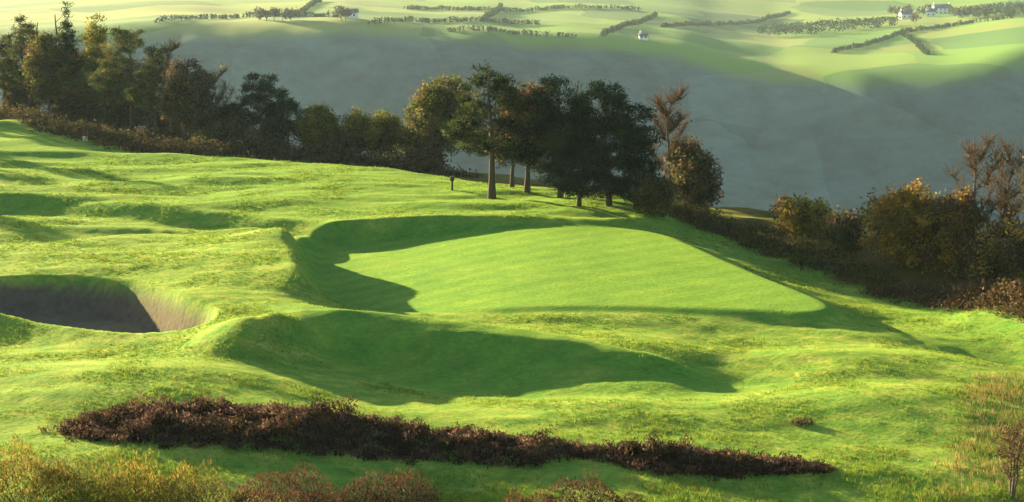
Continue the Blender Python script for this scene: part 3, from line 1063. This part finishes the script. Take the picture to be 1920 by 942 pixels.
def far_tree(label, u, v, h, w, cols, group):
    x, y, z = far_ground(u, v)
    r = empty('far_tree', (x, y, z))
    tag(r, label, 'tree', group)
    t = np.linspace(0, 1, 4)
    tube_obj('trunk', np.stack([t * 0, t * 0, t * h * .6 - .5], 1), .3 * (1 - .6 * t), M_GBARK, r, 5)
    lob = [((rng.normal(0, w * .2), rng.normal(0, w * .2), h * rng.uniform(.4, .8)), (w * .3, w * .3, h * .24)) for _ in range(6)]
    C = np.repeat(lobe_clusters(lob, 40), 8, 0) + rng.normal(0, .5, (320, 3))
    V, q, c = leaf_cards(C, 1.3, .9, palette(cols, 320, .3))
    new_mesh('crown', V, q, M_LEAF, r, c)


for u, v in [(1672, 22), (1683, 26), (1706, 24), (1716, 38), (1731, 24), (1742, 20), (1790, 24), (1800, 30), (1815, 27), (1832, 26), (1850, 24)]:
    far_tree('dark round tree in the clump around the far farm', u, v + 6, rng.uniform(7, 10), rng.uniform(7, 9), DARKB, 'trees around the far farm')
for u, v in [(486, 34), (500, 34), (514, 35), (530, 34), (545, 35), (640, 34), (648, 35)]:
    far_tree('small dark tree on the brow below the bright far field', u, v + 5, rng.uniform(6, 9), rng.uniform(6, 8), DARKB, 'trees on the far brow')


FARG = [(.03, .055, .02), (.045, .065, .022), (.025, .045, .02)]


def hedge(label, pts, h=2.6, w=2.2, cols=FARG):
    P = np.array([far_ground(u, v) for u, v in pts])
    seg = np.linalg.norm(np.diff(P, axis=0), axis=1)
    cum = np.concatenate([[0], np.cumsum(seg)])
    n = int(cum[-1] * 2.2)
    t = rng.uniform(0, cum[-1], n)
    x = np.interp(t, cum, P[:, 0]) + rng.normal(0, w * .3, n)
    y = np.interp(t, cum, P[:, 1]) + rng.normal(0, w * .3, n)
    z = height(x, y)
    hh = h * (1 + .45 * vnoise(t / 9., t * 0, 3))
    per = 9
    C = np.stack([np.repeat(x, per), np.repeat(y, per), np.repeat(z, per) + np.repeat(hh, per) * rng.uniform(0, 1, n * per)], 1) + rng.normal(0, .3, (n * per, 3))
    o = P[0]
    V, q, c = leaf_cards(C - o, 1.0, .7, palette(cols, n * per, .3))
    ob = new_mesh('hedgerow', V, q, M_LEAF, None, c)
    ob.location = o
    tag(ob, label, 'hedge')


hedge('dark hedgerow sweeping up along the top of the bright spur field', [(1560, 100), (1620, 88), (1690, 64), (1760, 54), (1820, 44), (1900, 34)])
hedge('hedgerow running below the far farm', [(1450, 52), (1540, 46), (1620, 42), (1690, 36)])
hedge('far hedgerow crossing above the farm fields', [(1240, 52), (1330, 48), (1420, 44), (1480, 26)])
hedge('hedgerow between the dim middle fields', [(690, 48), (780, 42), (900, 40), (1010, 46)])
hedge('upper hedgerow of the dim middle fields', [(760, 18), (900, 20), (1060, 16), (1200, 20)])
hedge('hedgerow along the foot of the bright strip field', [(290, 44), (380, 36), (480, 32), (640, 34)])


def far_wood(label, pix, n):
    lo = np.array(pix, float)
    P = in_poly_points(smooth_closed(lo, 1), n)
    G = np.array([far_ground(u, v) for u, v in P])
    per = 26
    C = np.repeat(G, per, 0) + unit(n * per) * np.array([3.2, 3.2, 3.0]) * rng.uniform(.5, 1, (n * per, 1)) + np.array([0, 0, 4.0])
    o = G[0]
    V, q, c = leaf_cards(C - o, 1.5, 1.1, np.repeat(palette(FARG, n, .35), per, 0))
    ob = new_mesh('far_wood', V, q, M_LEAF, None, c)
    ob.location = o
    tag(ob, label, 'wood', kind='stuff')


far_wood('blue-grey wood in the hollow beyond the far farm', [(1780, 28), (1860, 20), (1945, 14), (1945, 32), (1860, 36), (1790, 38)], 170)
far_wood('thin wood along the shaded brow of the far slope', [(1420, 62), (1560, 52), (1680, 46), (1680, 54), (1560, 66), (1430, 74)], 120)


hedge('short hedgerow climbing between the dim middle fields', [(905, 42), (925, 28), (940, 12)])
hedge('hedgerow climbing beside the tiny white shed', [(1130, 70), (1180, 48), (1230, 30)])
hedge('low hedgerow on the brow of the dim middle fields', [(840, 62), (960, 64), (1080, 72)])
hedge('hedgerow splitting the bright spur field', [(1690, 64), (1720, 84), (1740, 104)], 2.0)
hedge('hedgerow climbing from the bright strip field', [(545, 34), (575, 18), (600, 4)])

# ------------------------------------------------------------------ haze in the valley
hm, hn, hl = mat('valley_haze')
hn.remove(hn['Principled BSDF'])
pv = hn.new('ShaderNodeVolumePrincipled')
pv.inputs['Color'].default_value = (.58, .80, 1.0, 1)
pv.inputs['Density'].default_value = .000056
pv.inputs['Anisotropy'].default_value = .2
hl.new(pv.outputs[0], hn['Material Output'].inputs['Volume'])
hb = box_obj('haze', [((-2800, -200, -215), (2800, 4400, 78))], hm, None)
tag(hb, 'thin blue-grey autumn haze filling the valley', 'haze', kind='stuff')
